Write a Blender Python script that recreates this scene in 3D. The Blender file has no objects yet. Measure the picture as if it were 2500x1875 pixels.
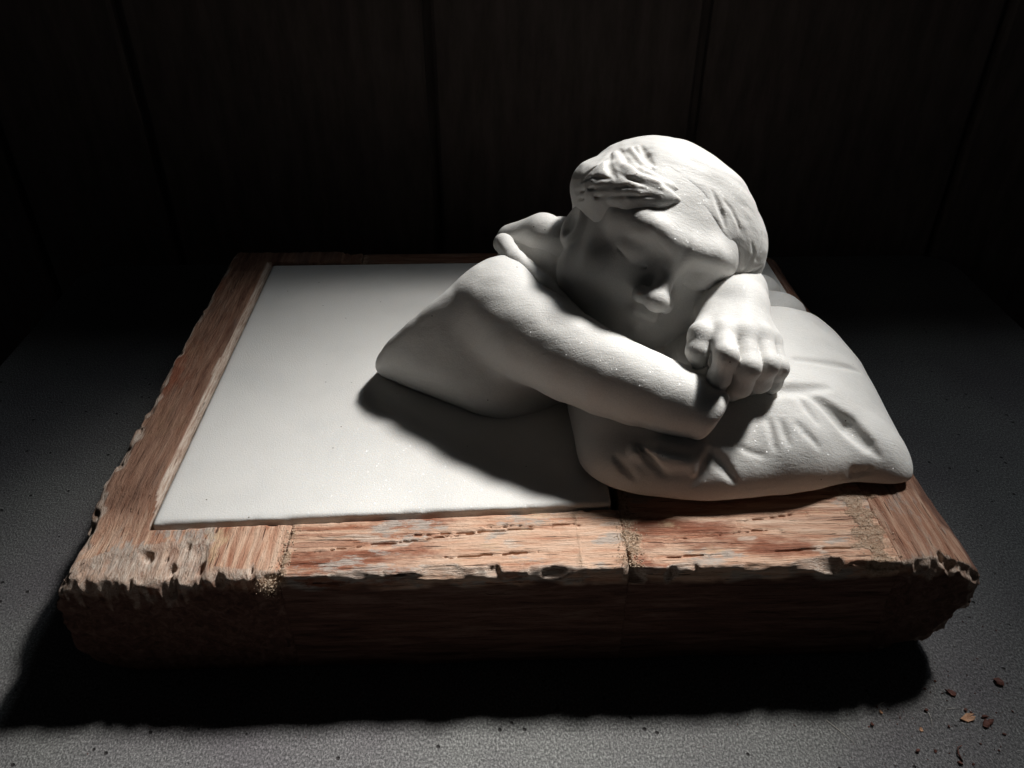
import bpy, math, random
import numpy as np

# ------------------------------------------------------------------ scene, camera, light
scene = bpy.context.scene
CM = 0.01                                     # everything below is modelled in centimetres

cam_data = bpy.data.cameras.new("camera")
cam_data.sensor_width = 36.0
cam_data.lens = 28.24
cam_data.clip_start = 0.01
cam_data.clip_end = 50.0
camera = bpy.data.objects.new("camera", cam_data)
scene.collection.objects.link(camera)
camera.location = (-1.437 * CM, -29.681 * CM, 41.312 * CM)
camera.rotation_euler = (math.radians(90 - 35.2), 0.0, math.radians(-1.7))
scene.camera = camera

world = bpy.data.worlds.new("World")
scene.world = world
world.use_nodes = True
world.node_tree.nodes["Background"].inputs[0].default_value = (0.9, 0.95, 1.0, 1)
world.node_tree.nodes["Background"].inputs[1].default_value = 0.006

LIGHT_DIR = np.array([4.9, 5.0, 8.0]); LIGHT_DIR = LIGHT_DIR / np.linalg.norm(LIGHT_DIR)
def aim(ob, axis, toward):
    """local -Z along -axis, local Y towards the given direction"""
    from mathutils import Matrix
    z = np.asarray(axis, float); y = np.asarray(toward, float); y = y - z * (y @ z); y /= np.linalg.norm(y)
    x = np.cross(y, z)
    ob.rotation_euler = Matrix(((x[0], y[0], z[0]), (x[1], y[1], z[1]), (x[2], y[2], z[2]))).to_euler()

lamp_data = bpy.data.lights.new("window_lamp", 'SPOT')          # narrow beam through the window behind
lamp_data.energy = 560.0
lamp_data.color = (1.0, 0.98, 0.945)
lamp_data.shadow_soft_size = 0.155
lamp_data.spot_size = math.radians(14.0)
lamp_data.spot_blend = 1.0
lamp = bpy.data.objects.new("window_lamp", lamp_data)
scene.collection.objects.link(lamp)
lamp.location = tuple((np.array([-3.0, -10.0, 8.0]) + LIGHT_DIR * 260.0) * CM)
aim(lamp, LIGHT_DIR, (0, 1, 0))
lamp.scale = (0.92, 1.45, 1.0)

glow_data = bpy.data.lights.new("window_glow", 'AREA')          # the pane's soft cool skylight
glow_data.energy = 11.0
glow_data.color = (0.86, 0.94, 1.0)
glow_data.size = 0.7
glow = bpy.data.objects.new("window_glow", glow_data)
scene.collection.objects.link(glow)
glow.location = tuple((np.array([0.0, 20.0, 8.0]) + LIGHT_DIR * 230.0) * CM)
aim(glow, LIGHT_DIR, (0, 1, 0))

scene.view_settings.view_transform = 'Standard'
scene.view_settings.look = 'None'
scene.view_settings.exposure = 0.0
scene.view_settings.gamma = 1.0
scene.view_settings.use_curve_mapping = False
scene.render.engine = 'CYCLES'

# ------------------------------------------------------------------ numeric helpers
RNG = np.random.RandomState(7)
TABLE = RNG.rand(32, 32, 32).astype(np.float32) * 2 - 1

def vnoise(p, freq, seed=0):
    q = p * np.asarray(freq, np.float32) + np.float32(seed * 7.31 + 100.0)
    i = np.floor(q).astype(np.int32)
    f = (q - i).astype(np.float32)
    f = f * f * (3 - 2 * f)
    i &= 31
    j = (i + 1) & 31
    x0, y0, z0 = i[:, 0], i[:, 1], i[:, 2]
    x1, y1, z1 = j[:, 0], j[:, 1], j[:, 2]
    fx, fy, fz = f[:, 0], f[:, 1], f[:, 2]
    a = TABLE[x0, y0, z0] * (1 - fx) + TABLE[x1, y0, z0] * fx
    b = TABLE[x0, y1, z0] * (1 - fx) + TABLE[x1, y1, z0] * fx
    c = TABLE[x0, y0, z1] * (1 - fx) + TABLE[x1, y0, z1] * fx
    d = TABLE[x0, y1, z1] * (1 - fx) + TABLE[x1, y1, z1] * fx
    return (a * (1 - fy) + b * fy) * (1 - fz) + (c * (1 - fy) + d * fy) * fz

def fbm(p, freq, octaves=3, seed=0):
    freq = np.asarray(freq, np.float32)
    out = 0; amp = 1.0
    for k in range(octaves):
        out = out + amp * vnoise(p, freq * (2.03 ** k), seed + k)
        amp *= 0.5
    return out

def smin(a, b, k):
    h = np.clip(0.5 + 0.5 * (b - a) / k, 0, 1)
    return b + (a - b) * h - k * h * (1 - h)

def smax(a, b, k):
    return -smin(-a, -b, k)

def sphere(p, c, r):
    return np.linalg.norm(p - np.asarray(c, np.float32), axis=1) - r

def ellipsoid(p, c, r):
    r = np.asarray(r, np.float32)
    q = p - np.asarray(c, np.float32)
    k0 = np.linalg.norm(q / r, axis=1)
    k1 = np.linalg.norm(q / (r * r), axis=1) + 1e-6
    return k0 * (k0 - 1) / k1

def cone(p, a, b, ra, rb):
    a = np.asarray(a, np.float32); b = np.asarray(b, np.float32)
    ab = b - a
    t = np.clip(((p - a) @ ab) / max(float(ab @ ab), 1e-6), 0, 1)
    return np.linalg.norm(p - a - t[:, None] * ab, axis=1) - (ra + (rb - ra) * t)

def chain(p, pts, k=0.0):
    """pts: list of (x, y, z, r)"""
    d = None
    for s, e in zip(pts[:-1], pts[1:]):
        c = cone(p, s[:3], e[:3], s[3], e[3])
        d = c if d is None else (np.minimum(d, c) if k == 0 else smin(d, c, k))
    return d

def local(fn, p, d, lo, hi, pad):
    """apply fn(p, d) -> d only to the points inside a box"""
    lo = np.asarray(lo) - pad; hi = np.asarray(hi) + pad
    m = np.all((p > lo) & (p < hi), axis=1)
    if m.any():
        d[m] = fn(p[m], d[m])
    return d

def strokes(p, d, table, k):
    """table: (depth sign, points) tapered grooves (+) or ridges (-) along polylines on the surface"""
    for sgn, pts in table:
        a = np.array([q[:3] for q in pts])
        rad = max(q[3] for q in pts)
        if sgn > 0:
            d = local(lambda pp, dd: smax(dd, -chain(pp, pts), k), p, d, a.min(0), a.max(0), rad + 3 * k)
        else:
            d = local(lambda pp, dd: smin(dd, chain(pp, pts), k), p, d, a.min(0), a.max(0), rad + 3 * k)
    return d

def surface_net(sdf, lo, hi, h, band=2.2):
    lo = np.asarray(lo, np.float32); hi = np.asarray(hi, np.float32)
    n = np.ceil((hi - lo) / (4 * h)).astype(int)
    g = np.stack(np.meshgrid(*[lo[i] + (np.arange(n[i]) * 4 + 1.5) * h for i in range(3)], indexing='ij'), -1)
    dc = sdf(g.reshape(-1, 3).astype(np.float32)).reshape(n)
    up = lambda a: a.repeat(4, 0).repeat(4, 1).repeat(4, 2)
    full = up(dc.astype(np.float32))
    idx = np.argwhere(up(np.abs(dc) < 4 * h * band)).astype(np.int32)
    vals = np.empty(len(idx), np.float32)
    for s in range(0, len(idx), 400000):
        sl = idx[s:s + 400000]
        vals[s:s + 400000] = sdf((lo + sl * np.float32(h)).astype(np.float32))
    full[idx[:, 0], idx[:, 1], idx[:, 2]] = vals
    inside = full < 0
    cnt = np.zeros(np.array(full.shape) - 1, np.int8)
    for a in (0, 1):
        for b in (0, 1):
            for c in (0, 1):
                cnt += inside[a:full.shape[0] - 1 + a, b:full.shape[1] - 1 + b, c:full.shape[2] - 1 + c]
    cells = np.argwhere((cnt > 0) & (cnt < 8))
    vid = np.full(cnt.shape, -1, np.int32)
    vid[cells[:, 0], cells[:, 1], cells[:, 2]] = np.arange(len(cells))
    acc = np.zeros((len(cells), 3), np.float64); num = np.zeros(len(cells))
    corners = [(a, b, c) for a in (0, 1) for b in (0, 1) for c in (0, 1)]
    for ca in corners:
        for ax in range(3):
            if ca[ax]: continue
            cb = list(ca); cb[ax] = 1
            va = full[cells[:, 0] + ca[0], cells[:, 1] + ca[1], cells[:, 2] + ca[2]]
            vb = full[cells[:, 0] + cb[0], cells[:, 1] + cb[1], cells[:, 2] + cb[2]]
            m = (va < 0) != (vb < 0)
            t = va[m] / (va[m] - vb[m])
            pt = np.tile(np.array(ca, float), (m.sum(), 1)); pt[:, ax] += t
            acc[m] += pt; num[m] += 1
    verts = lo + (cells + acc / num[:, None]) * h
    faces = []
    for ax in range(3):
        sa = [slice(1, -1)] * 3; sb = [slice(1, -1)] * 3
        sa[ax] = slice(0, full.shape[ax] - 1); sb[ax] = slice(1, full.shape[ax])
        ia = inside[tuple(sa)]; ib = inside[tuple(sb)]
        e = np.argwhere(ia != ib)
        off = np.ones(3, int); off[ax] = 0
        e = e + off
        u, v = (ax + 1) % 3, (ax + 2) % 3
        def cell(du, dv):
            q = e.copy(); q[:, u] -= du; q[:, v] -= dv
            return vid[q[:, 0], q[:, 1], q[:, 2]]
        quad = np.stack([cell(1, 1), cell(0, 1), cell(0, 0), cell(1, 0)], 1)
        flip = ~inside[e[:, 0], e[:, 1], e[:, 2]]
        quad[flip] = quad[flip][:, ::-1]
        faces.append(quad)
    faces = np.concatenate(faces)
    faces = faces[(faces >= 0).all(1)]
    return verts, faces

def make_mesh(name, verts, faces, material, parent=None, smooth=True, attrs=None):
    me = bpy.data.meshes.new(name)
    verts = np.asarray(verts, np.float32) * CM
    if isinstance(faces, np.ndarray):
        nf, w = faces.shape
        me.vertices.add(len(verts)); me.vertices.foreach_set("co", verts.ravel())
        me.loops.add(nf * w); me.loops.foreach_set("vertex_index", faces.astype(np.int32).ravel())
        me.polygons.add(nf)
        me.polygons.foreach_set("loop_start", np.arange(0, nf * w, w, dtype=np.int32))
        me.update(calc_edges=True); me.validate()
    else:
        me.from_pydata([tuple(v) for v in verts], [], faces); me.update()
    me.polygons.foreach_set("use_smooth", np.full(len(me.polygons), smooth))
    for k, v in (attrs or {}).items():
        at = me.attributes.new(k, 'FLOAT', 'POINT'); at.data.foreach_set("value", np.asarray(v, np.float32))
    me.materials.append(material)
    ob = bpy.data.objects.new(name, me)
    scene.collection.objects.link(ob)
    if parent is not None: ob.parent = parent
    return ob

def tag(ob, label=None, category=None, group=None, kind=None):
    if label: ob["label"] = label
    if category: ob["category"] = category
    if group: ob["group"] = group
    if kind: ob["kind"] = kind
    return ob

def empty(name, loc=(0, 0, 0)):
    ob = bpy.data.objects.new(name, None)
    ob.empty_display_size = 0.02
    ob.location = tuple(np.asarray(loc) * CM)
    scene.collection.objects.link(ob)
    return ob

# ------------------------------------------------------------------ materials
def new_mat(name):
    m = bpy.data.materials.new(name); m.use_nodes = True
    nt = m.node_tree
    return m, nt, nt.nodes, nt.links, nt.nodes["Principled BSDF"]

def N(nt, typ, **kw):
    n = nt.nodes.new(typ)
    for k, v in kw.items():
        if k.startswith("i_"):
            n.inputs[int(k[2:]) if k[2:].isdigit() else k[2:].replace("_", " ")].default_value = v
        else: setattr(n, k, v)
    return n

def ramp(nt, stops, interp='LINEAR'):
    r = nt.nodes.new('ShaderNodeValToRGB'); r.color_ramp.interpolation = interp
    el = r.color_ramp.elements
    while len(el) < len(stops): el.new(0.5)
    for e, (pos, col) in zip(el, stops):
        e.position = pos; e.color = (*col, 1) if len(col) == 3 else col
    return r

def coords(nt, scale=(1, 1, 1)):
    tc = N(nt, 'ShaderNodeTexCoord'); mp = N(nt, 'ShaderNodeMapping')
    mp.inputs['Scale'].default_value = scale
    nt.links.new(tc.outputs['Object'], mp.inputs['Vector'])
    return mp.outputs['Vector']

def mix_rgb(nt, fac, a, b, blend='MIX'):
    m = N(nt, 'ShaderNodeMix', data_type='RGBA', blend_type=blend)
    for sock, v in ((m.inputs[0], fac), (m.inputs[6], a), (m.inputs[7], b)):
        if isinstance(v, bpy.types.NodeSocket): nt.links.new(v, sock)
        elif isinstance(v, (int, float)): sock.default_value = v
        else: sock.default_value = (*v, 1)
    return m.outputs[2]

def math_node(nt, op, a, b=0.0):
    m = N(nt, 'ShaderNodeMath', operation=op)
    for sock, v in ((m.inputs[0], a), (m.inputs[1], b)):
        if isinstance(v, bpy.types.NodeSocket): nt.links.new(v, sock)
        else: sock.default_value = v
    return m.outputs[0]
# grooves (+1) and ridges (-1) carved along the surfaces: (x, y, z, radius) in cm
T_HAIR = [
    (1, [(6.52, 21.37, 23.54, 0.08), (6.0, 19.13, 23.71, 0.24), (6.09, 18.17, 23.52, 0.26), (6.29, 17.56, 23.31, 0.08)]),
    (1, [(7.03, 21.55, 23.71, 0.1), (7.34, 19.19, 23.73, 0.26), (7.82, 17.37, 23.85, 0.28), (9.32, 17.39, 23.26, 0.1)]),
    (1, [(8.37, 21.05, 24.09, 0.1), (8.49, 19.79, 23.89, 0.26), (8.79, 18.77, 23.63, 0.08)]),
    (1, [(8.4, 17.25, 23.62, 0.08), (9.29, 16.65, 23.25, 0.2), (10.58, 16.95, 22.35, 0.24), (11.39, 16.8, 21.75, 0.08)]),
    (1, [(4.54, 19.79, 22.47, 0.08), (5.43, 19.5, 23.47, 0.14), (6.4, 21.15, 23.54, 0.08)]),
    (-1, [(6.74, 21.18, 23.52, 0.15), (6.83, 18.8, 23.53, 0.3), (7.5, 17.04, 23.54, 0.3), (8.82, 16.67, 23.25, 0.12)]),
    (-1, [(7.78, 21.1, 23.86, 0.12), (8.15, 19.29, 23.49, 0.25), (8.87, 18.14, 23.36, 0.2), (9.83, 17.42, 22.95, 0.1)]),
    (1, [(6.18, 18.41, 23.56, 0.04), (6.83, 17.06, 23.54, 0.08), (7.78, 16.41, 23.34, 0.08), (8.95, 16.17, 22.97, 0.04)]),
    (1, [(4.1, 20.14, 21.35, 0.04), (5.14, 17.94, 22.49, 0.06), (6.48, 16.71, 23.05, 0.06), (7.94, 16.19, 23.06, 0.04)]),
    (1, [(4.26, 19.73, 21.03, 0.04), (5.46, 17.51, 22.11, 0.06), (6.78, 16.21, 22.67, 0.06), (8.36, 16.02, 22.69, 0.04)]),
    (1, [(4.47, 19.73, 22.26, 0.04), (5.17, 18.47, 23.01, 0.06), (5.95, 17.8, 23.17, 0.04)]),
    (1, [(7.39, 20.96, 23.81, 0.04), (8.0, 18.48, 23.71, 0.07), (9.25, 17.99, 23.34, 0.06), (10.22, 17.38, 22.84, 0.04)]),
    (1, [(7.93, 21.02, 23.96, 0.04), (8.61, 18.45, 23.62, 0.06), (9.73, 17.65, 23.11, 0.06), (11.01, 17.05, 22.15, 0.04)]),
    (1, [(9.04, 18.43, 23.52, 0.03), (10.26, 17.63, 22.92, 0.05), (11.47, 17.15, 22.1, 0.03)]),
    (1, [(9.68, 18.62, 23.53, 0.03), (10.83, 17.88, 22.91, 0.05), (11.95, 17.38, 22.09, 0.03)]),
    (1, [(12.52, 17.86, 22.26, 0.06), (12.83, 17.25, 21.7, 0.22), (13.11, 16.73, 20.99, 0.2), (13.27, 16.37, 20.4, 0.06)]),
    (1, [(13.28, 17.6, 21.72, 0.05), (13.84, 17.28, 21.12, 0.12), (14.33, 16.88, 20.15, 0.08)]),
    (1, [(13.81, 16.22, 19.51, 0.06), (14.58, 16.46, 18.6, 0.16), (14.63, 16.37, 17.46, 0.1)]),
    (1, [(15.36, 17.05, 19.0, 0.05), (15.58, 16.85, 18.31, 0.14), (15.12, 16.5, 17.49, 0.14), (14.51, 16.35, 16.99, 0.05)]),
    (1, [(16.43, 17.41, 17.12, 0.06), (15.63, 16.73, 17.06, 0.14), (14.73, 16.4, 16.85, 0.06)]),
    (1, [(16.22, 17.99, 19.24, 0.05), (16.07, 17.32, 18.57, 0.1), (15.78, 16.93, 17.97, 0.05)]),
]
T_PILLOW = [
    (-1, [(6.93, 6.39, 10.75, 0.5), (8.19, 6.09, 10.67, 0.85), (9.78, 5.81, 10.5, 0.7)]),
    (1, [(17.84, 9.78, 12.52, 0.2), (19.07, 9.03, 12.02, 0.55), (20.28, 8.16, 11.2, 0.8), (21.17, 7.11, 10.46, 0.5), (21.72, 6.67, 9.93, 0.1)]),
    (1, [(18.19, 13.07, 12.75, 0.15), (19.91, 13.62, 12.27, 0.3), (21.56, 13.93, 11.79, 0.4), (23.39, 14.51, 10.74, 0.1)]),
    (1, [(16.01, 9.67, 12.86, 0.5), (17.71, 9.91, 12.8, 0.55), (19.54, 10.66, 12.2, 0.15)]),
    (1, [(14.97, 7.73, 11.97, 0.1), (15.01, 6.85, 11.6, 0.17), (15.07, 6.17, 11.06, 0.06)]),
    (1, [(15.67, 7.56, 11.94, 0.06), (15.75, 6.95, 11.63, 0.11), (15.89, 6.33, 11.25, 0.04)]),
    (1, [(16.64, 7.41, 11.91, 0.08), (17.08, 6.91, 11.65, 0.2), (17.76, 6.37, 10.97, 0.06)]),
    (1, [(17.12, 9.33, 12.58, 0.1), (17.49, 8.5, 12.29, 0.24), (17.97, 7.77, 11.72, 0.06)]),
    (1, [(11.1, 6.1, 11.11, 0.3), (11.75, 5.48, 10.69, 0.5), (12.53, 4.86, 9.81, 0.15)]),
    (1, [(10.8, 5.81, 10.82, 0.12), (10.65, 5.2, 10.39, 0.3), (10.16, 4.79, 9.66, 0.1)]),
    (1, [(5.76, 6.28, 10.54, 0.12), (6.21, 5.61, 10.26, 0.32), (6.82, 5.22, 9.7, 0.1)]),
    (1, [(12.99, 6.3, 11.15, 0.06), (13.58, 6.03, 10.96, 0.11), (14.29, 5.9, 10.77, 0.04)]),
    (1, [(20.32, 5.77, 9.21, 0.5), (21.04, 6.01, 9.22, 0.2)]),
    (-1, [(11.04, 6.52, 11.17, 0.2), (10.56, 6.07, 10.81, 0.3), (10.17, 5.29, 10.19, 0.2)]),
    (1, [(7.0, 6.52, 11.13, 0.1), (7.71, 5.63, 10.79, 0.3), (8.52, 5.09, 10.12, 0.1)]),
]
T_FIGURE = [
]
# ------------------------------------------------------------------ the carved figure (signed distances, cm)
HEAD_C = np.array([9.53, 19.75, 17.98], np.float32)
HEAD_S = 1.27
HEAD_B = np.array([[0.899, -0.015, -0.438], [0.0, -0.999, 0.035], [0.438, 0.031, 0.898]], np.float32)

def to_head(p):
    return ((p - HEAD_C) @ HEAD_B.T / HEAD_S).astype(np.float32)

def mirror(q):
    m = q.copy(); m[:, 0] = np.abs(m[:, 0]); return m

def sdf_head(p):
    q = to_head(p)
    m = mirror(q)
    d = ellipsoid(q, (0.1, -0.9, 0.6), (4.2, 4.7, 4.1))
    d = smin(d, ellipsoid(q, (0, 0.95, 1.15), (3.65, 3.05, 2.85)), 0.9)            # forehead
    d = smin(d, ellipsoid(q, (0, 1.15, -1.4), (3.65, 2.85, 3.3)), 0.9)          # face
    d = smin(d, ellipsoid(q, (-.1, 1.7, -3.1), (2.5, 2.1, 1.6)), 0.9)           # jaw
    d = smin(d, cone(m, (3.0, 0.1, -2.4), (1.2, 2.4, -4.0), 1.0, 0.85), 0.9)
    d = smin(d, ellipsoid(m, (2.15, 2.45, -1.6), (1.55, 1.3, 1.4)), 0.8)        # cheeks
    d = smin(d, ellipsoid(q, (-2.9, 1.1, -3.0), (1.2, 1.5, 1.2)), 0.9)
    d = smin(d, ellipsoid(q, (0.7, 2.0, -3.5), (2.6, 2.0, 1.7)), 0.9)           # cheek and chin pressed on the arm
    d = smax(d, (q[:, 1] - 3.72) * 0.68 + (q[:, 2] - 2.3) * 0.73, 1.1)         # sloping brow
    d = smin(d, chain(m, [(0.4, 3.8, 1.40, .45), (1.7, 3.68, 1.62, .48), (3.0, 2.45, 1.2, .45)]), 1.1)   # brow
    d = smax(d, -ellipsoid(m, (1.65, 4.95, 0.45), (1.15, 1.05, 0.72)), 0.65)    # eye sockets
    d = smin(d, ellipsoid(m, (1.75, 2.95, 0.25), (1.02, 0.88, 0.74)), 0.25)     # closed lids
    d = smin(d, chain(q, [(0, 3.55, 1.2, .45), (-.1, 4.15, 0.1, .45), (-.2, 5.0, -.95, .52)]), 0.45)       # nose
    d = smin(d, ellipsoid(q, (-.25, 5.15, -1.05), (.66, .62, .55)), 0.25)
    d = smin(d, ellipsoid(q, (-.85, 4.65, -1.25), (.45, .55, .42)), 0.25)
    d = smin(d, ellipsoid(q, (.45, 4.65, -1.25), (.45, .55, .42)), 0.25)
    d = smax(d, -ellipsoid(q, (-.58, 4.95, -1.68), (.2, .35, .2)), 0.12)
    d = smax(d, -ellipsoid(q, (.16, 4.95, -1.68), (.2, .35, .2)), 0.12)
    d = smin(d, ellipsoid(q, (0, 2.85, -2.4), (1.6, 1.35, 1.2)), 0.6)           # muzzle
    d = smin(d, chain(m, [(0, 4.2, -2.35, .3), (0.5, 4.12, -2.35, .3), (1.15, 3.65, -2.6, .16)]), 0.25)
    d = smin(d, chain(m, [(0, 4.0, -3.1, .36), (0.9, 3.65, -2.9, .2)]), 0.25)
    d = smax(d, -chain(m, [(0, 4.58, -2.72, .10), (0.5, 4.45, -2.7, .08), (0.8, 4.4, -2.7, .03)]), 0.12)
    d = smin(d, ellipsoid(q, (0, 3.2, -4.1), (1.0, .9, .8)), 0.6)               # chin
    d = smax(d, -chain(m, [(0.85, 3.70, -.12, .05), (1.35, 3.93, -.28, .09), (1.95, 3.86, -.3, .09), (2.6, 3.25, -.08, .05)]), 0.1)   # lid line
    e = ellipsoid(q, (-4.15, -0.1, -1.0), (.6, .85, 1.25))                      # ear on the open side
    e = smax(e, -ellipsoid(q, (-4.7, 0.2, -0.85), (.5, .5, .8)), 0.25)
    d = smin(d, e, 0.3)
    return d * HEAD_S

def sdf_hand(p):
    p = p - np.array([0.25, 0.95, -0.75], np.float32)
    wrist = (14.0, 13.7, 16.3)
    mcp = [(12.0, 9.8, 16.9), (13.2, 9.9, 16.75), (14.4, 10.2, 16.35), (15.3, 10.8, 15.75)]
    fing = [[(12.0, 9.8, 16.9, .84), (11.75, 7.5, 16.85, .70), (11.6, 7.65, 15.3, .66), (11.65, 8.0, 14.3, .54)],
            [(13.2, 9.9, 16.75, .86), (13.12, 7.6, 16.0, .74), (13.02, 7.85, 14.5, .68), (12.8, 8.4, 13.6, .56)],
            [(14.4, 10.2, 16.35, .84), (14.42, 8.1, 15.8, .71), (14.32, 8.35, 14.4, .66), (14.0, 8.9, 13.6, .54)],
            [(15.3, 10.8, 15.75, .74), (15.5, 8.95, 15.0, .62), (15.4, 9.1, 13.8, .58), (15.1, 9.4, 13.1, .48)]]
    d = cone(p, wrist, mcp[1], 1.9, 1.05)
    d = smin(d, cone(p, (12.9, 13.6, 16.0), mcp[0], 1.7, .95), .6)
    d = smin(d, cone(p, wrist, mcp[2], 1.6, .95), .5)
    d = smin(d, cone(p, wrist, mcp[3], 1.5, .85), .5)
    d = smin(d, ellipsoid(p, (13.4, 10.2, 15.0), (2.0, 1.9, 1.3)), .6)
    f = None
    for pts in fing:
        g = chain(p, pts, 0.30)
        f = g if f is None else smin(f, g, 0.04)
    d = smin(d, f, .3)
    th = chain(p, [(12.0, 11.6, 16.4, 1.15), (10.8, 9.7, 16.9, .78), (10.45, 8.9, 16.3, .66), (10.6, 8.75, 15.7, .5)], .3)
    return smin(d, th, .25)

def sdf_arms(p):
    near = chain(p, [(-0.8, 17.6, 13.9, 3.35), (1.6, 14.6, 13.6, 2.92), (3.6, 12.6, 13.4, 2.65), (5.6, 11.0, 13.2, 2.42),
                     (7.6, 9.7, 13.0, 2.24), (9.4, 8.7, 12.8, 2.02), (10.9, 7.9, 12.5, 1.7)], 0.8)
    near = smin(near, sphere(p, (11.35, 7.75, 12.55), 1.45), .6)
    near = smax(near, (p - np.array([12.05, 7.4, 13.1], np.float32)) @ np.array([.82, -.35, -.45], np.float32), .35)   # flat of the elbow
    near = smin(near, cone(p, (10.6, 8.8, 12.2), (11.5, 16, 11.4), 1.7, 1.9), .5)
    far = chain(p, [(14.3, 14.4, 15.6, 1.9), (15.0, 17.6, 14.9, 2.1), (15.5, 21.5, 12.6, 2.3)], .5)
    far = smin(far, cone(p, (15.5, 21.5, 12.0), (8, 25, 12), 2.4, 3.0), 1.0)
    return near, far

def sdf_torso(p):
    f32 = lambda *v: np.array(v, np.float32)
    d = ellipsoid(p, (-2.5, 22.0, 8.0), (9.5, 9.0, 9.3))
    d = smin(d, cone(p, (-0.6, 18.4, 14.0), (-3.0, 21.0, 9.5), 3.3, 5.4), 1.0)
    belly = 0.35 * np.exp(-(((p[:, 0] + 6.0) / 3.5) ** 2 + ((p[:, 2] - 11.5) / 2.8) ** 2))
    flank = (p - f32(-4.5, 14.3, 9.2)) @ f32(-.398, -.854, .335) - belly - 0.25
    under = (p - f32(-4.5, 14.3, 9.2)) @ f32(-.45, -.65, -.61) - 0.15
    d = smax(d, smax(flank, under, 1.6), 0.8)
    back = (p - f32(-4.1, 17.05, 16.65)) @ f32(-.62, .55, .56) - 0.35 * np.exp(-((p[:, 2] - 11.5) / 3.0) ** 2)
    d = smax(d, back, 0.9)
    d = smax(d, -(p[:, 0] + 10.3), 0.8)
    d = smin(d, ellipsoid(p, (3.5, 23.0, 10.0), (7.0, 5.5, 6.0)), 1.2)
    d = smin(d, chain(p, [(1.2, 22.8, 14.4, 2.3), (3.6, 22.4, 16.0, 2.5), (7.0, 20.5, 16.0, 2.8)]), 0.8)
    return d

def sdf_figure(p):
    near, far = sdf_arms(p)
    t = sdf_torso(p)
    d = smin(t, near, 0.9)
    d = np.minimum(d, smin(far, sdf_hand(p), .5))
    d = smin(d, sdf_head(p), 0.12)
    d = smax(d, 7.9 - p[:, 2], 0.05)
    d = strokes(p, d, T_FIGURE, 0.12)
    d = d + 0.035 * vnoise(p, 1.1, 3)
    return d

def sdf_hair(p):
    q = to_head(p)
    d = ellipsoid(q, (0.25, -1.5, 0.8), (4.85, 4.9, 4.2))
    d = smin(d, ellipsoid(q, (3.7, -0.3, 1.1), (2.25, 2.9, 2.6)), .8)
    d = smin(d, ellipsoid(q, (1.6, -0.2, 2.2), (2.7, 3.0, 2.6)), .8)
    d = smin(d, ellipsoid(q, (0.1, 0.85, 1.25), (3.72, 3.08, 2.9)), .5)
    d = smax(d, -ellipsoid(q, (-0.4, 5.6, -1.2), (4.1, 4.5, 5.5)), 0.4)
    d = smax(d, -ellipsoid(q, (-3.8, 1.0, -2.6), (2.4, 2.8, 2.6)), 0.7)
    d = smax(d, (q[:, 1] - 3.72) * 0.68 + (q[:, 2] - 2.3) * 0.73 - 0.03, 1.1)
    # swept lock over the open temple
    lock = chain(q, [(-1.2, 2.45, 3.05, .1), (-1.9, 2.4, 2.85, .6), (-2.8, 1.9, 2.3, 1.15), (-3.5, 0.6, 1.6, 1.4), (-3.9, -1.0, 1.1, 1.35)], .3)
    d = smin(d, lock, .85)
    # curls beside the hidden temple
    c = chain(q, [(4.1, 0.8, 1.8, 1.1), (4.7, 0.8, 0.6, 1.05), (4.6, 0.9, -0.5, .95), (3.9, 1.6, -1.0, .65)], .3)
    d = smin(d, c, .4)
    d = d * HEAD_S
    d = strokes(p, d, T_HAIR, 0.18)
    flow = np.stack([q[:, 0] * 0.35 + q[:, 2] * 0.25, q[:, 1] * 0.5 - q[:, 2] * 1.4, q[:, 2] * 0.7 + q[:, 1] * 1.1], 1)
    d = d + 0.06 * vnoise(p, 0.8, 5) + 0.035 * vnoise(flow.astype(np.float32), 2.2, 9)
    return d

def sdf_drapery(p):
    d = chain(p, [(-0.2, 23.2, 15.6, .6), (-0.5, 21.5, 17.15, .64), (0.25, 19.2, 17.05, .62), (2.0, 17.2, 16.4, .5), (4.3, 15.8, 14.6, .4)], .3)
    d = smin(d, chain(p, [(0.2, 24.0, 16.2, 1.2), (2.3, 22.4, 17.3, 1.5), (4.2, 20.6, 17.2, 1.3)], .3), .12)
    return d + 0.03 * vnoise(p, 1.4, 4)

def sdf_pillow(p):
    x, y, z = p[:, 0], p[:, 1], p[:, 2]
    yy = y + 0.9 * np.exp(-((x - 20.5) / 2.6) ** 2) * -1.0 * np.clip((14 - y) / 9, 0, 1) \
         + 0.5 * np.exp(-((x - 11) / 4.5) ** 2) * np.clip((14 - y) / 9, 0, 1)
    u = np.abs((x - 14.35) / 10.7); v = np.abs((yy - 14.6) / 9.5)
    n = 6.0
    thin = np.clip((x - 15.0) / 10.0, 0, 1) ** 2 * np.clip((20 - y) / 10, 0.3, 1)
    zc = 8.8 - 0.75 * thin
    c = np.where(z > zc, 4.1 * (1 - 0.42 * thin), 1.3 * (1 - 0.2 * thin))
    w = (z - zc) / c
    uv = (u ** n + v ** n + 1e-9) ** (1 / n)
    s = np.sqrt(uv ** 2.6 + w * w + 1e-9)
    g = np.sqrt((uv / 11.0) ** 2 + (w / c) ** 2 + 1e-6) / np.maximum(s, .2)
    d = (s - 1) / np.maximum(g, .05)
    d = np.clip(d, -4, 6)
    d = smin(d, ellipsoid(p, (20.8, 26.0, 8.4), (3.0, 2.6, 1.9)), .3)
    d = smin(d, ellipsoid(p, (20.9, 30.2, 8.2), (2.4, 2.2, 1.6)), .3)
    d = d + 0.26 * vnoise(p, 0.33, 11) + 0.05 * vnoise(p, 0.9, 12)
    d = strokes(p, d, T_PILLOW, 0.3)
    return d
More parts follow.
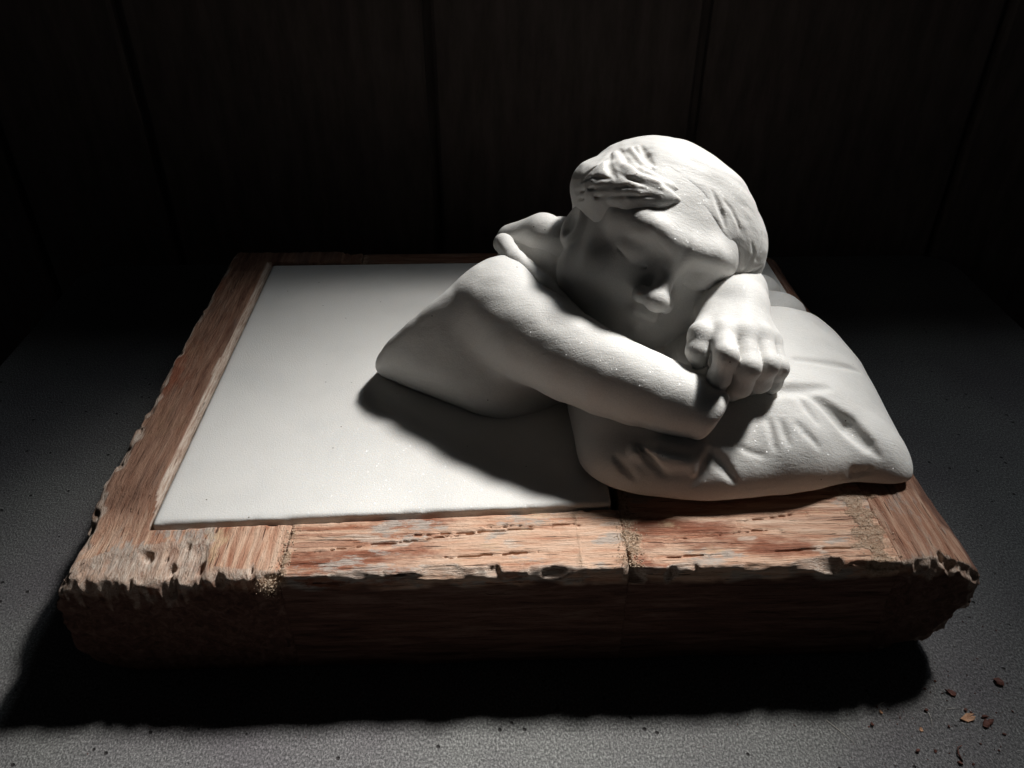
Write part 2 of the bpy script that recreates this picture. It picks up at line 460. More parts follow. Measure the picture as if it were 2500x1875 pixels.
# ------------------------------------------------------------------ material definitions
def marble_material(name, rasp):
    m, nt, nodes, links, b = new_mat(name)
    v = coords(nt)
    n1 = N(nt, 'ShaderNodeTexNoise', i_Scale=22.0, i_Detail=5.0, i_Roughness=.6); links.new(v, n1.inputs['Vector'])
    r1 = ramp(nt, [(0.3, (0.645, 0.633, 0.61)), (0.5, (0.69, 0.673, 0.645)), (0.75, (0.715, 0.70, 0.672))]); links.new(n1.outputs['Fac'], r1.inputs['Fac'])
    n2 = N(nt, 'ShaderNodeTexNoise', i_Scale=1500.0, i_Detail=2.0); links.new(v, n2.inputs['Vector'])
    r2 = ramp(nt, [(0.3, (0.86, 0.86, 0.86)), (0.7, (1.0, 1.0, 1.0))]); links.new(n2.outputs['Fac'], r2.inputs['Fac'])
    base = mix_rgb(nt, 1.0, r1.outputs['Color'], r2.outputs['Color'], 'MULTIPLY')
    vs = N(nt, 'ShaderNodeTexVoronoi', i_Scale=75.0); links.new(v, vs.inputs['Vector'])
    sp = math_node(nt, 'LESS_THAN', vs.outputs['Distance'], 0.035)
    base = mix_rgb(nt, sp, base, (0.12, 0.1, 0.09))
    links.new(base, b.inputs['Base Color'])
    b.inputs['Roughness'].default_value = 0.62
    b.inputs['Specular IOR Level'].default_value = 0.35
    b.inputs['Subsurface Weight'].default_value = 0.25
    b.inputs['Subsurface Radius'].default_value = (0.0035, 0.0028, 0.0022)
    b.inputs['Subsurface Scale'].default_value = 1.0
    # rasp marks and sugar grain
    mp = N(nt, 'ShaderNodeMapping'); mp.inputs['Scale'].default_value = (1.0, 3.2, 1.4); mp.inputs['Rotation'].default_value = (0.4, 0.3, 0.6)
    links.new(v, mp.inputs['Vector'])
    n3 = N(nt, 'ShaderNodeTexNoise', i_Scale=190.0, i_Detail=3.0, i_Distortion=.6); links.new(mp.outputs['Vector'], n3.inputs['Vector'])
    n4 = N(nt, 'ShaderNodeTexNoise', i_Scale=1100.0, i_Detail=2.0); links.new(v, n4.inputs['Vector'])
    h = math_node(nt, 'ADD', math_node(nt, 'MULTIPLY', n3.outputs['Fac'], rasp), math_node(nt, 'MULTIPLY', n4.outputs['Fac'], 0.6))
    bp = N(nt, 'ShaderNodeBump', i_Strength=0.5, i_Distance=0.0005); links.new(h, bp.inputs['Height'])
    links.new(bp.outputs['Normal'], b.inputs['Normal'])
    # crystal glints: a few grain facets turned at random
    vg = N(nt, 'ShaderNodeTexVoronoi', i_Scale=2000.0); links.new(v, vg.inputs['Vector'])
    geo = N(nt, 'ShaderNodeNewGeometry')
    off = N(nt, 'ShaderNodeVectorMath', operation='SUBTRACT'); links.new(vg.outputs['Color'], off.inputs[0]); off.inputs[1].default_value = (.5, .5, .5)
    sc = N(nt, 'ShaderNodeVectorMath', operation='SCALE'); links.new(off.outputs[0], sc.inputs[0]); sc.inputs['Scale'].default_value = 1.5
    ad = N(nt, 'ShaderNodeVectorMath', operation='ADD'); links.new(sc.outputs[0], ad.inputs[0]); links.new(geo.outputs['Normal'], ad.inputs[1])
    nm = N(nt, 'ShaderNodeVectorMath', operation='NORMALIZE'); links.new(ad.outputs[0], nm.inputs[0])
    gl = N(nt, 'ShaderNodeBsdfGlossy'); gl.inputs['Roughness'].default_value = 0.28; gl.inputs['Color'].default_value = (1, 1, 1, 1)
    links.new(nm.outputs[0], gl.inputs['Normal'])
    sep = N(nt, 'ShaderNodeSeparateColor'); links.new(vg.outputs['Color'], sep.inputs[0])
    pick = math_node(nt, 'MULTIPLY', math_node(nt, 'GREATER_THAN', sep.outputs[2], 0.90), 0.018)
    mx = N(nt, 'ShaderNodeMixShader'); links.new(pick, mx.inputs[0]); links.new(b.outputs[0], mx.inputs[1]); links.new(gl.outputs[0], mx.inputs[2])
    links.new(mx.outputs[0], nodes["Material Output"].inputs[0])
    return m

def wood_material(name, along_x, seed):
    m, nt, nodes, links, b = new_mat(name)
    st = lambda k: (1.0, k, k) if along_x else (k, 1.0, k)
    def noise(scale, stretch, detail=5.0, rough=.6, dist=0.0):
        n = N(nt, 'ShaderNodeTexNoise', noise_dimensions='4D', i_Scale=scale, i_Detail=detail, i_Roughness=rough, i_Distortion=dist)
        n.inputs['W'].default_value = seed
        links.new(coords(nt, st(stretch)), n.inputs['Vector']); return n.outputs['Fac']
    def attr(nm): return N(nt, 'ShaderNodeAttribute', attribute_name=nm).outputs['Fac']
    def rmp(fac, stops):
        r = ramp(nt, stops); links.new(fac, r.inputs['Fac']); return r.outputs['Color']
    grain = noise(18.0, 9.0, 7.0, .7, .9)
    fibre = noise(60.0, 14.0, 5.0, .75)
    # sanded peach wood with darker grain
    col = rmp(grain, [(0.25, (0.20, 0.075, 0.045)), (0.38, (0.46, 0.22, 0.135)), (0.50, (0.63, 0.40, 0.28)), (0.72, (0.70, 0.53, 0.41))])
    # growth-ring stripes
    wv = N(nt, 'ShaderNodeTexWave', wave_type='BANDS', bands_direction='Y' if along_x else 'X', i_Scale=46.0, i_Distortion=5.0, i_Detail=3.0)
    wv.inputs['Detail Scale'].default_value = 1.2
    mp = coords(nt, (0.25, 1, 1) if along_x else (1, 0.25, 1)); links.new(mp, wv.inputs['Vector'])
    ring = rmp(wv.outputs['Fac'], [(0.25, (0, 0, 0)), (0.6, (1, 1, 1))])
    ringmask = rmp(noise(9.0, 1.0, 2.0), [(0.42, (0, 0, 0)), (0.58, (1, 1, 1))])
    col = mix_rgb(nt, math_node(nt, 'MULTIPLY', math_node(nt, 'MULTIPLY', ring, ringmask), 0.55), col, (0.27, 0.085, 0.04))
    # remains of a dark red finish
    red = rmp(noise(13.0, 2.4, 5.0, .6), [(0.54, (0, 0, 0)), (0.63, (1, 1, 1))])
    redc = rmp(fibre, [(0.3, (0.10, 0.027, 0.014)), (0.55, (0.25, 0.075, 0.038)), (0.75, (0.40, 0.17, 0.10))])
    col = mix_rgb(nt, math_node(nt, 'MULTIPLY', red, 0.85), col, redc)
    # greyed and bleached patches
    grey = rmp(noise(21.0, 2.6, 7.0, .7), [(0.55, (0, 0, 0)), (0.60, (1, 1, 1))])
    greyc = rmp(fibre, [(0.3, (0.27, 0.23, 0.20)), (0.55, (0.48, 0.42, 0.37)), (0.75, (0.64, 0.57, 0.49))])
    col = mix_rgb(nt, math_node(nt, 'MULTIPLY', grey, 0.85), col, greyc)
    tan = rmp(noise(17.0, 1.6, 7.0, .75), [(0.58, (0, 0, 0)), (0.64, (1, 1, 1))])
    col = mix_rgb(nt, math_node(nt, 'MULTIPLY', tan, 0.6), col, (0.60, 0.44, 0.27))
    # thin dark cracks along the grain
    hair = rmp(noise(30.0, 26.0, 3.0, .5, .4), [(0.34, (1, 1, 1)), (0.37, (0, 0, 0))])
    col = mix_rgb(nt, math_node(nt, 'MULTIPLY', hair, 0.8), col, (0.05, 0.02, 0.012))
    # finish that is still on the sides of the border
    fin = attr('finish')
    finc = rmp(noise(26.0, 8.0, 6.0, .65), [(0.3, (0.085, 0.036, 0.024)), (0.5, (0.20, 0.10, 0.065)), (0.7, (0.32, 0.19, 0.13))])
    finc = mix_rgb(nt, math_node(nt, 'MULTIPLY', red, 0.8), finc, redc)
    col = mix_rgb(nt, fin, col, finc)
    # torn, raw fibres
    ch = attr('chip')
    torn = rmp(fibre, [(0.30, (0.17, 0.09, 0.06)), (0.45, (0.50, 0.36, 0.28)), (0.62, (0.70, 0.60, 0.51))])
    col = mix_rgb(nt, ch, col, torn)
    # outer faces below the top: their shade is put into the colour
    ag = attr('side_shade')
    shdc = rmp(grain, [(0.3, (0.045, 0.022, 0.016)), (0.5, (0.15, 0.072, 0.050)), (0.72, (0.28, 0.17, 0.13))])
    col = mix_rgb(nt, ag, col, shdc)
    # sawdust trodden into the joints
    du = attr('dust')
    dn = N(nt, 'ShaderNodeTexNoise', i_Scale=520.0, i_Detail=5.0, i_Roughness=.75); links.new(coords(nt), dn.inputs['Vector'])
    dc = rmp(dn.outputs['Fac'], [(0.32, (0.16, 0.085, 0.05)), (0.48, (0.50, 0.33, 0.22)), (0.66, (0.70, 0.56, 0.43))])
    col = mix_rgb(nt, du, col, dc)
    links.new(col, b.inputs['Base Color'])
    b.inputs['Roughness'].default_value = 0.75
    b.inputs['Specular IOR Level'].default_value = 0.2
    h = math_node(nt, 'ADD', math_node(nt, 'MULTIPLY', fibre, 0.8), math_node(nt, 'MULTIPLY', grain, 0.9))
    h = math_node(nt, 'SUBTRACT', h, math_node(nt, 'MULTIPLY', hair, 0.6))
    h = math_node(nt, 'ADD', h, math_node(nt, 'MULTIPLY', dn.outputs['Fac'], math_node(nt, 'ADD', math_node(nt, 'MULTIPLY', du, 1.6), 0.25)))
    h = math_node(nt, 'ADD', h, math_node(nt, 'MULTIPLY', red, 0.25))
    bp = N(nt, 'ShaderNodeBump', i_Strength=1.0, i_Distance=0.0022); links.new(h, bp.inputs['Height'])
    links.new(bp.outputs['Normal'], b.inputs['Normal'])
    return m

def table_material():
    m, nt, nodes, links, b = new_mat("grey_fibre_board")
    v = coords(nt)
    n1 = N(nt, 'ShaderNodeTexNoise', i_Scale=900.0, i_Detail=5.0, i_Roughness=.75); links.new(coords(nt, (1, .7, 1)), n1.inputs['Vector'])
    c1 = ramp(nt, [(0.33, (0.03, 0.03, 0.03)), (0.5, (0.17, 0.17, 0.165)), (0.66, (0.46, 0.46, 0.44))]); links.new(n1.outputs['Fac'], c1.inputs['Fac'])
    n2 = N(nt, 'ShaderNodeTexNoise', i_Scale=9.0, i_Detail=5.0); links.new(v, n2.inputs['Vector'])
    c2 = ramp(nt, [(0.35, (0.75, 0.70, 0.76)), (0.6, (1, 1, 1))]); links.new(n2.outputs['Fac'], c2.inputs['Fac'])
    col = mix_rgb(nt, 1.0, c1.outputs['Color'], c2.outputs['Color'], 'MULTIPLY')
    vs = N(nt, 'ShaderNodeTexVoronoi', i_Scale=150.0, i_Randomness=1.0); links.new(v, vs.inputs['Vector'])
    pit = ramp(nt, [(0.10, (1, 1, 1)), (0.2, (0, 0, 0))]); links.new(vs.outputs['Distance'], pit.inputs['Fac'])
    sep = N(nt, 'ShaderNodeSeparateColor'); links.new(vs.outputs['Color'], sep.inputs[0])
    pitm = math_node(nt, 'MULTIPLY', pit.outputs['Color'], math_node(nt, 'GREATER_THAN', sep.outputs[0], 0.86))
    col = mix_rgb(nt, pitm, col, (0.035, 0.03, 0.03))
    links.new(col, b.inputs['Base Color'])
    b.inputs['Roughness'].default_value = 0.55
    b.inputs['Specular IOR Level'].default_value = 0.6
    h = math_node(nt, 'SUBTRACT', n1.outputs['Fac'], math_node(nt, 'MULTIPLY', pitm, 1.0))
    bp = N(nt, 'ShaderNodeBump', i_Strength=1.0, i_Distance=0.0018); links.new(h, bp.inputs['Height'])
    links.new(bp.outputs['Normal'], b.inputs['Normal'])
    return m

def simple_material(name, dark, light, scale=60.0, rough=0.8, bump=0.001, stretch=(1, 1, 1)):
    m, nt, nodes, links, b = new_mat(name)
    v = coords(nt, stretch)
    n = N(nt, 'ShaderNodeTexNoise', i_Scale=scale, i_Detail=5.0, i_Roughness=.65); links.new(v, n.inputs['Vector'])
    c = ramp(nt, [(0.3, dark), (0.7, light)]); links.new(n.outputs['Fac'], c.inputs['Fac'])
    links.new(c.outputs['Color'], b.inputs['Base Color'])
    b.inputs['Roughness'].default_value = rough
    bp = N(nt, 'ShaderNodeBump', i_Strength=0.7, i_Distance=bump); links.new(n.outputs['Fac'], bp.inputs['Height'])
    links.new(bp.outputs['Normal'], b.inputs['Normal'])
    return m

MARBLE = marble_material("carved_marble", 0.9)
SLAB_MARBLE = marble_material("honed_marble", 0.1)
TABLE_MAT = table_material()
WALL_MAT = simple_material("dark_board", (0.055, 0.040, 0.034), (0.12, 0.092, 0.080), 18.0, 0.85, 0.001, (3, 3, .6))
FLAKE_MAT = simple_material("orange_wood_flake", (0.38, 0.18, 0.09), (0.62, 0.36, 0.22), 300.0)
BARK_MAT = simple_material("dark_red_wood_crumb", (0.05, 0.014, 0.01), (0.16, 0.05, 0.03), 400.0)
STRAW_MAT = simple_material("pale_splinter", (0.5, 0.46, 0.4), (0.7, 0.66, 0.6), 300.0)
DUST_MAT = simple_material("sawdust", (0.42, 0.28, 0.18), (0.72, 0.58, 0.44), 900.0)

# ------------------------------------------------------------------ setting: tabletop and board wall
def rounded_plate(x0, x1, y0, y1, r, z0, z1, bev):
    out = []
    for cx, cy, a0 in ((x1 - r, y1 - r, 0), (x0 + r, y1 - r, 90), (x0 + r, y0 + r, 180), (x1 - r, y0 + r, 270)):
        for k in range(9):
            a = math.radians(a0 + k * 90 / 8)
            out.append((cx + r * math.cos(a), cy + r * math.sin(a), math.cos(a), math.sin(a)))
    n = len(out); verts = []; faces = []
    for inset, z in ((0, z0), (0, z1 - bev), (bev * .3, z1 - bev * .3), (bev, z1)):
        verts += [(x - nx * inset, y - ny * inset, z) for x, y, nx, ny in out]
    for lv in range(3):
        for k in range(n):
            faces.append((lv * n + k, lv * n + (k + 1) % n, (lv + 1) * n + (k + 1) % n, (lv + 1) * n + k))
    faces.append(tuple(range(3 * n, 4 * n))); faces.append(tuple(range(n - 1, -1, -1)))
    return verts, faces

tv, tf = rounded_plate(-47, 51.3, -60, 53.6, 4.0, -3.0, 0.0, 0.4)
tag(make_mesh("tabletop", tv, tf, TABLE_MAT, smooth=False), kind="structure")

wall = empty("wall", (0, 58, -30)); tag(wall, kind="structure")
def board(x0, x1):
    w = x1 - x0; b = 0.35
    sec = [(-w / 2 + .45, 1.6), (-w / 2 + .45, b), (-w / 2 + .45 + b, 0), (w / 2 - .45 - b, 0), (w / 2 - .45, b), (w / 2 - .45, 1.6)]
    vs = [(x, y, z) for z in (0, 91) for x, y in sec]
    n = len(sec)
    fs = [(k, (k + 1) % n, n + (k + 1) % n, n + k) for k in range(n)] + [tuple(range(n - 1, -1, -1)), tuple(range(n, 2 * n))]
    return vs, fs
jx = [-84, -53.5, -37.8, -7.4, 20.9, 51.5, 80]
for a, c in zip(jx[:-1], jx[1:]):
    o = make_mesh("plank", *board(a, c), WALL_MAT, wall, smooth=False)
    o.location = ((a + c) / 2 * CM, -0.01, 0)
bk = make_mesh("backing", [(-90, 0.7, 0), (90, 0.7, 0), (90, 0.7, 91), (-90, 0.7, 91), (-90, 1.2, 0), (90, 1.2, 0), (90, 1.2, 91), (-90, 1.2, 91)],
               [(0, 1, 2, 3), (5, 4, 7, 6), (4, 0, 3, 7), (1, 5, 6, 2), (3, 2, 6, 7), (4, 5, 1, 0)], WALL_MAT, wall, smooth=False)

# ------------------------------------------------------------------ weathered timber base
base = empty("wooden_base", (0, 19, 0))
tag(base, "thick weathered reddish timber base framing the white marble slab", "wooden base")
BASE_O = np.array([0, 19, 0], np.float32)

def ztop(p):
    x, y = p[:, 0], p[:, 1]
    z = 7.85 + 0.55 * np.clip((y - 3.2) / 4.0, 0, 1) * (x < -15) + 0.30 * np.clip((y - 8) / 10, 0, 1) * (x >= -15)
    return z

def recess(p):
    """the pocket the marble sits in"""
    x, y, z = p.T
    f = np.where(x < 5.9, 3.75 + 0.035 * (x + 21), 7.2)
    return np.maximum.reduce([-21.3 - 1.1 * np.clip(z - 8.02, 0, .5) - x, x - 23.95, f - y + 0.04 * vnoise(p, 2.0, 3), y - 36.8, 4.9 - z])

def timber(kind, lo, hi, along_x, seed, h=0.13):
    gx = (0.30, 2.4, 2.4) if along_x else (2.4, 0.30, 2.4)
    gf = (0.8, 7.0, 7.0) if along_x else (7.0, 0.8, 7.0)
    flat = lambda p, a, bb, c: p * np.array([a, bb, c], np.float32)
    def parts(p):
        x, y, z = p.T
        zt = ztop(p)
        n1 = vnoise(p, gx, seed); n2 = vnoise(p, gf, seed + 1)
        top = (z - zt) + 0.055 * n1 + 0.035 * n2
        dz = zt - z; dy = y - lo[1]
        # the front is torn into layers below the top edge
        layer = np.abs(vnoise(p, (0.5, 2.0, 1.1) if along_x else (4.5, .8, .6), seed + 2)) + 0.45 * np.abs(vnoise(p, (1.3, 3.0, 5.0) if along_x else (10., 1.2, 1.5), seed + 3))
        front = -dy + 0.08 * n1 + 0.05 * n2 + (0.2 if kind == 'right' else 0.42) * layer * np.exp(-np.clip(dz, 0, 9) / 0.7) * (kind != 'back')
        if kind == 'left':
            left = lo[0] - 0.7 * np.sin(np.clip(dz / 8, 0, 1) * 3.14) - x + 0.12 * n1 + 0.09 * n2
            d = np.maximum.reduce([top, front, y - hi[1] - .3 * n1, 0.05 - z, x - hi[0] - 0.03 + .03 * n1, left])
            q = np.stack([np.clip(-21.6 - x, 0, 9) / 4.2, np.clip(3.2 - z, 0, 9) / 3.2], 1)
            d = np.maximum(d, np.where((x < -21.6) & (z < 3.2), np.linalg.norm(q, axis=1) * 3.4 - 3.4, -5))
        elif kind == 'right':
            rx = np.where(x > 20.9, (x - 20.9) / 5.3, 0); cz = 5.2
            rz = np.where(z > cz, (z - cz) / (zt - cz), (z - cz) / 5.2)
            s = (np.abs(rx) ** 2.4 + np.abs(rz) ** 2.4 + 1e-9) ** (1 / 2.4)
            nose = (s - 1) * 3.2 + 0.09 * n1 + 0.06 * n2
            d = np.maximum.reduce([nose, front, y - hi[1], lo[0] - 0.03 - x + .03 * n1])
            dz = np.where(x > 20.9, np.clip(-nose, -1, 9), dz)
        else:
            d = np.maximum.reduce([top, front, y - hi[1], 0.05 - z])
            d = np.maximum(d, np.maximum(lo[0] - 0.03 - x, x - hi[0] - 0.03) + 0.03 * n1)
        # broken arris
        c1 = vnoise(flat(p, 1, .3, .3), 0.62, seed + 5); c2 = vnoise(p, (0.9, 0.9, 1.0) if along_x else (3.2, 1.0, 1.2), seed + 6)
        c0 = np.clip((c1 - 0.05) / 0.12, 0, 1)
        amt = 0.08 + 0.55 * c0 * (0.6 + c2) + 0.22 * np.abs(c2)
        if kind == 'right':
            amt = (amt + 0.35 * np.clip((x - 21.3) / 2.5, 0, 1) * (0.8 + c2)) * np.clip((z - 4.3) / 2.0, 0.1, 1)
        amt = amt + 0.16 * vnoise(p, (2.4, 1.6, 2.2) if along_x else ((2.3, 1.7, 2.5) if kind == 'right' else (8.0, 2.0, 5.0)), seed + 7)
        chip = (amt - (dz * 0.85 + dy)) / 1.3
        if kind == 'left':
            yb = np.interp(x, [-26, -24.5, -23.2, -18.6, -17.6, -17.2, -13.5], [0.6, 1.3, 1.9, 2.9, 2.75, 0.75, 0.3]).astype(np.float32) + 0.12 * vnoise(flat(p, 1, 0, 0), 2.2, seed + 4)
            rid = 0.20 * np.abs(vnoise(p, (4.2, .22, .5), seed + 8)) + 0.14 * np.abs(vnoise(p, (9., .5, 1.0), seed + 9))
            pit = 0.45 * np.clip((vnoise(p, (2.0, 1.4, 1.0), seed + 10) - 0.45) / 0.15, 0, 1)
            k = np.clip((yb - y) * 2.0, 0, 1)
            bev = ((yb - y) * 0.13 - dz + (rid + pit) * k + 0.02) * 0.9
            tooth = 0.75 * np.abs(vnoise(p, (1.9, .2, .5), seed + 12)) + 0.35 * np.abs(vnoise(p, (5.5, .3, 1.0), seed + 13))
            bev = np.maximum(bev, np.where(x < -17.4, (0.25 + tooth - (dz * 0.45 + dy)) * 0.85, -9))
            chip = np.maximum(chip, np.where(y < yb + .2, bev, -9))
            dx = x - lo[0]
            c3 = vnoise(flat(p, .4, 1, .4), 0.55, seed + 15); c4 = vnoise(flat(p, 1.5, .5, 1.5), 2.2, seed + 16)
            side = np.clip(0.40 + 0.45 * c3 + 0.45 * c4, 0.05, 1.4) * np.clip((26 - y) / 16, .3, 1) + 0.22 * np.abs(vnoise(p, (5., .35, 4.), seed + 17))
            chip = np.maximum(chip, (side - (dz * 0.8 + dx)) / 1.3)
        if kind == 'right':
            crumb = 0.32 * fbm(p, 1.5, 3, seed + 20)
            chip = np.maximum(chip, (0.45 + crumb - np.sqrt(np.clip(dz, 0, 9) ** 2 + np.clip(dy, 0, 9) ** 2) - 0.35 * np.clip(23.0 - x, 0, 9)))
        return d, chip
    def sdf(p):
        d, chip = parts(p)
        d = np.maximum(d, chip)
        d = np.maximum(d, -recess(p))
        zt = ztop(p)
        for jx_, w in ((-13.15, .05), (5.9, .07), (20.9, .05)):
            if lo[0] - .5 < jx_ < hi[0] + .5:
                ww = w * np.clip(0.5 + 1.6 * vnoise(p, 1.0, 22), -1, 1.3)
                jj = np.abs(p[:, 0] - jx_ - 0.10 * vnoise(p, 1.3, 21)) - ww
                d = np.maximum(d, -np.maximum(jj, zt - p[:, 2] - 0.35))
        # notch where the left joint has broken out
        d = np.maximum(d, -(sphere(p, (-13.5, -0.1, 7.95), 0.55) + 0.25 * vnoise(p, 3.0, 23)))
        if along_x:
            for (y0_, x0_, x1_, sl, w) in CRACKS:
                if x1_ < lo[0] or x0_ > hi[0]: continue
                t = (p[:, 0] - x0_) / (x1_ - x0_)
                nx = flat(p, 1, 0, 0)
                cy = y0_ + sl * (p[:, 0] - x0_) + 0.14 * vnoise(nx, 0.9, 31) + 0.05 * vnoise(nx, 3.3, 32)
                ww = w * np.clip(np.minimum(t, 1 - t) * 4, 0, 1) * (0.9 + 0.6 * vnoise(nx, 1.6, 33))
                # one lip stands slightly proud of the other
                m = (t > 0) & (t < 1)
                gap = np.maximum(np.abs(p[:, 1] - cy) - ww, zt - p[:, 2] - 0.25)
                step = np.maximum(np.maximum(cy - 0.5 - p[:, 1], p[:, 1] - cy), zt - p[:, 2] - 0.06 * np.clip(1 - (cy - p[:, 1]) / 0.5, 0, 1))
                d = np.where(m, np.maximum(d, -np.minimum(gap, step)), d)
        return d.astype(np.float32)
    v, f = surface_net(sdf, (lo[0] - 1.2, lo[1] - 0.6, -0.2), (hi[0] + 1.2, hi[1] + 0.6, 9.0), h)
    v32 = v.astype(np.float32)
    d, chip = parts(v32)
    ca = np.clip((chip - d + 0.10) / 0.12, 0, 1) * np.clip(0.8 + 0.5 * vnoise(v32, 1.7, 51), 0, 1)
    if kind == 'front':                                      # flakes of finish lifted off
        ca = np.maximum(ca, 0.8 * np.clip((fbm(v32, (0.5, 1.6, 1.0), 3, 57 + seed) - 0.75) / 0.12, 0, 1) * (v32[:, 2] > 7.3))
    if kind == 'left':                                       # fresh saw cut beside the marble
        cut = (v32[:, 0] > -21.85) & (v32[:, 0] < -21.2) & (v32[:, 1] > 3.4) & (v32[:, 2] < ztop(v32) - 0.05)
        ca = np.where(cut, 1.0, ca)
    du = np.zeros(len(v))
    for jx_, w, k in ((-13.0, .35, .9), (6.1, .55, .95), (19.9, .9, .8), (3.3, .2, .6)):
        nn = 0.9 * fbm(v32, 1.3, 4, 61)
        du = np.maximum(du, k * np.clip((w * (1 + nn) - np.abs(v32[:, 0] - jx_)) / 0.35, 0, 1))
    du *= (v32[:, 2] > 6.3)
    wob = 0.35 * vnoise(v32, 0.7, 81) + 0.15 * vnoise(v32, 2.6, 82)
    side_shade = np.clip((ztop(v32) - v32[:, 2] - 0.7 + wob) / 0.4, 0, 1) * (1 - 0.85 * ca)  # mask for the shade painted on the faces below the top edge
    fin = np.zeros(len(v))
    if kind in ('left', 'back'): fin = np.clip((v32[:, 1] - 3.2 + 0.8 * vnoise(v32, .5, 83)) / 3.0, 0, 0.85) * (v32[:, 0] < -20.5) + (v32[:, 1] > 35) * .85
    if kind == 'right': fin = 0.45 + np.clip((v32[:, 1] - 5.5) / 3.0, 0, 0.35)
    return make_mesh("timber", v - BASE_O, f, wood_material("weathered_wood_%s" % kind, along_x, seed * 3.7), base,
                     attrs={'chip': ca, 'dust': du * (1 - side_shade) * (1 - .6 * ca), 'side_shade': side_shade, 'finish': np.clip(fin, 0, 1)})

CRACKS = [(1.75, -12.4, -2.0, 0.13, .045), (2.9, -7.0, 2.5, 0.05, .035), (1.2, -5.0, 1.5, 0.04, .05), (3.45, -2.0, 4.5, .02, .03),
          (0.9, 7.0, 11.5, 0.04, .04), (2.2, 8.0, 15.0, 0.09, .03), (1.1, 13.5, 19.0, 0.05, .045), (3.4, 12.5, 17.0, .16, .03)]
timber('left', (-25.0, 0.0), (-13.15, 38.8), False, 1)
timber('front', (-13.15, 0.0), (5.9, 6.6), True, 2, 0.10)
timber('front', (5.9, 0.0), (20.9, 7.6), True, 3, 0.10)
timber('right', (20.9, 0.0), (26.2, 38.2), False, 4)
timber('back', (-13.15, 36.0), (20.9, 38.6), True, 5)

# ------------------------------------------------------------------ marble sculpture
sculpture = empty("marble_sculpture", (2, 19, 5))
tag(sculpture, "white marble carving of a sleeper resting head on folded arms on a pillow", "sculpture")
SC_O = np.array([2, 19, 5], np.float32)

def carve(name, sdf, lo, hi, h, material=MARBLE):
    v, f = surface_net(sdf, lo, hi, h)
    return make_mesh(name, v - SC_O, f, material, sculpture)

def sdf_slab(p):
    x, y, z = p.T
    f = np.where(x < 5.6, 3.95 + 0.035 * (x + 21), 7.4) + 0.05 * vnoise(p, 1.3, 71) + 0.03 * vnoise(p, 4.0, 72)
    d = np.maximum.reduce([-21.12 - x + 0.02 * vnoise(p, 2.0, 73), x - 23.9, y - 36.55 + 0.02 * vnoise(p, 2.0, 74), z - 8.2, 5.0 - z])
    d = smax(d, f - y, 0.12)
    return d.astype(np.float32)

carve("slab", sdf_slab, (-21.8, 3.2, 4.6), (24.6, 37.2, 8.7), 0.25, SLAB_MARBLE)
carve("pillow", sdf_pillow, (2.5, 3.8, 7.0), (26.4, 33.6, 13.8), 0.14)
carve("figure", sdf_figure, (-11.6, 5.2, 7.6), (19.6, 29.5, 26.0), 0.10)
carve("hair", sdf_hair, (1.5, 10.5, 11.5), (18.0, 26.5, 27.0), 0.09)
carve("drapery", sdf_drapery, (-3.2, 14.0, 12.8), (6.6, 26.2, 20.2), 0.1)

# ------------------------------------------------------------------ sawdust caught in the joints
def grains(name, pts, sizes, material, parent, origin, seed):
    rs = np.random.RandomState(seed)
    octv = np.array([(1, 0, 0), (-1, 0, 0), (0, 1, 0), (0, -1, 0), (0, 0, 1), (0, 0, -1)], float)
    octf = np.array([(0, 2, 4), (2, 1, 4), (1, 3, 4), (3, 0, 4), (2, 0, 5), (1, 2, 5), (3, 1, 5), (0, 3, 5)])
    V = []; F = []
    for k, (p, s) in enumerate(zip(pts, sizes)):
        q, _ = np.linalg.qr(rs.randn(3, 3))
        sc = s * np.array([rs.uniform(.8, 2.2), rs.uniform(.5, 1.0), rs.uniform(.4, .9)])
        V.append((octv * sc * rs.uniform(.7, 1.2, (6, 1))) @ q.T + p); F.append(octf + 6 * k)
    return tag(make_mesh(name, np.concatenate(V) - origin, np.concatenate(F), material, parent, smooth=False), kind="stuff")

rs = np.random.RandomState(3)
pts = []
for jx_, n, w in ((-13.1, 220, .3), (6.1, 420, .4), (20.1, 330, .6)):
    for _ in range(n):
        y = rs.uniform(0.15, 3.6 if jx_ < 10 else 6.0)
        x = jx_ + rs.normal(0, w)
        if jx_ < 10 and y > 3.55: continue
        pts.append((x, y, 7.85 + rs.uniform(-.02, .05)))
for _ in range(420):                                   # tuft hanging out of the broken joint
    a = rs.normal(0, 1, 3)
    pts.append((-13.75 + .28 * a[0], 0.02 + .14 * a[1], 7.15 + .30 * a[2]))
pts = np.array(pts)
grains("sawdust", pts, rs.uniform(.02, .055, len(pts)), DUST_MAT, base, BASE_O, 5)

# ------------------------------------------------------------------ crumbs and splinters on the tabletop
def shard(name, loc, size, thick, material, seed, lift=0.0, rot=0.0):
    """thin irregular flake, slightly cupped, with real thickness"""
    r = np.random.RandomState(seed); n = 11
    ang = np.sort(r.uniform(0, 2 * math.pi, n))
    rad = r.uniform(.65, 1.1, n)
    ring = np.stack([np.cos(ang) * rad * size[0], np.sin(ang) * rad * size[1]], 1)
    V = []
    for z, k in ((0, 1.0), (thick, 0.93)):
        for q in ring:
            V.append((q[0] * k, q[1] * k, z + lift * (q[0] / size[0]) ** 2 + 0.15 * thick * r.randn()))
    V += [(0, 0, 0), (0, 0, thick)]
    F = []
    for k in range(n):
        k2 = (k + 1) % n
        F += [(k, k2, n + k2), (k, n + k2, n + k), (k2, k, 2 * n), (n + k, n + k2, 2 * n + 1)]
    ob = make_mesh(name, V, F, material, smooth=False)
    ob.location = (loc[0] * CM, loc[1] * CM, 0.012 * CM); ob.rotation_euler = (0, 0, rot)
    return ob

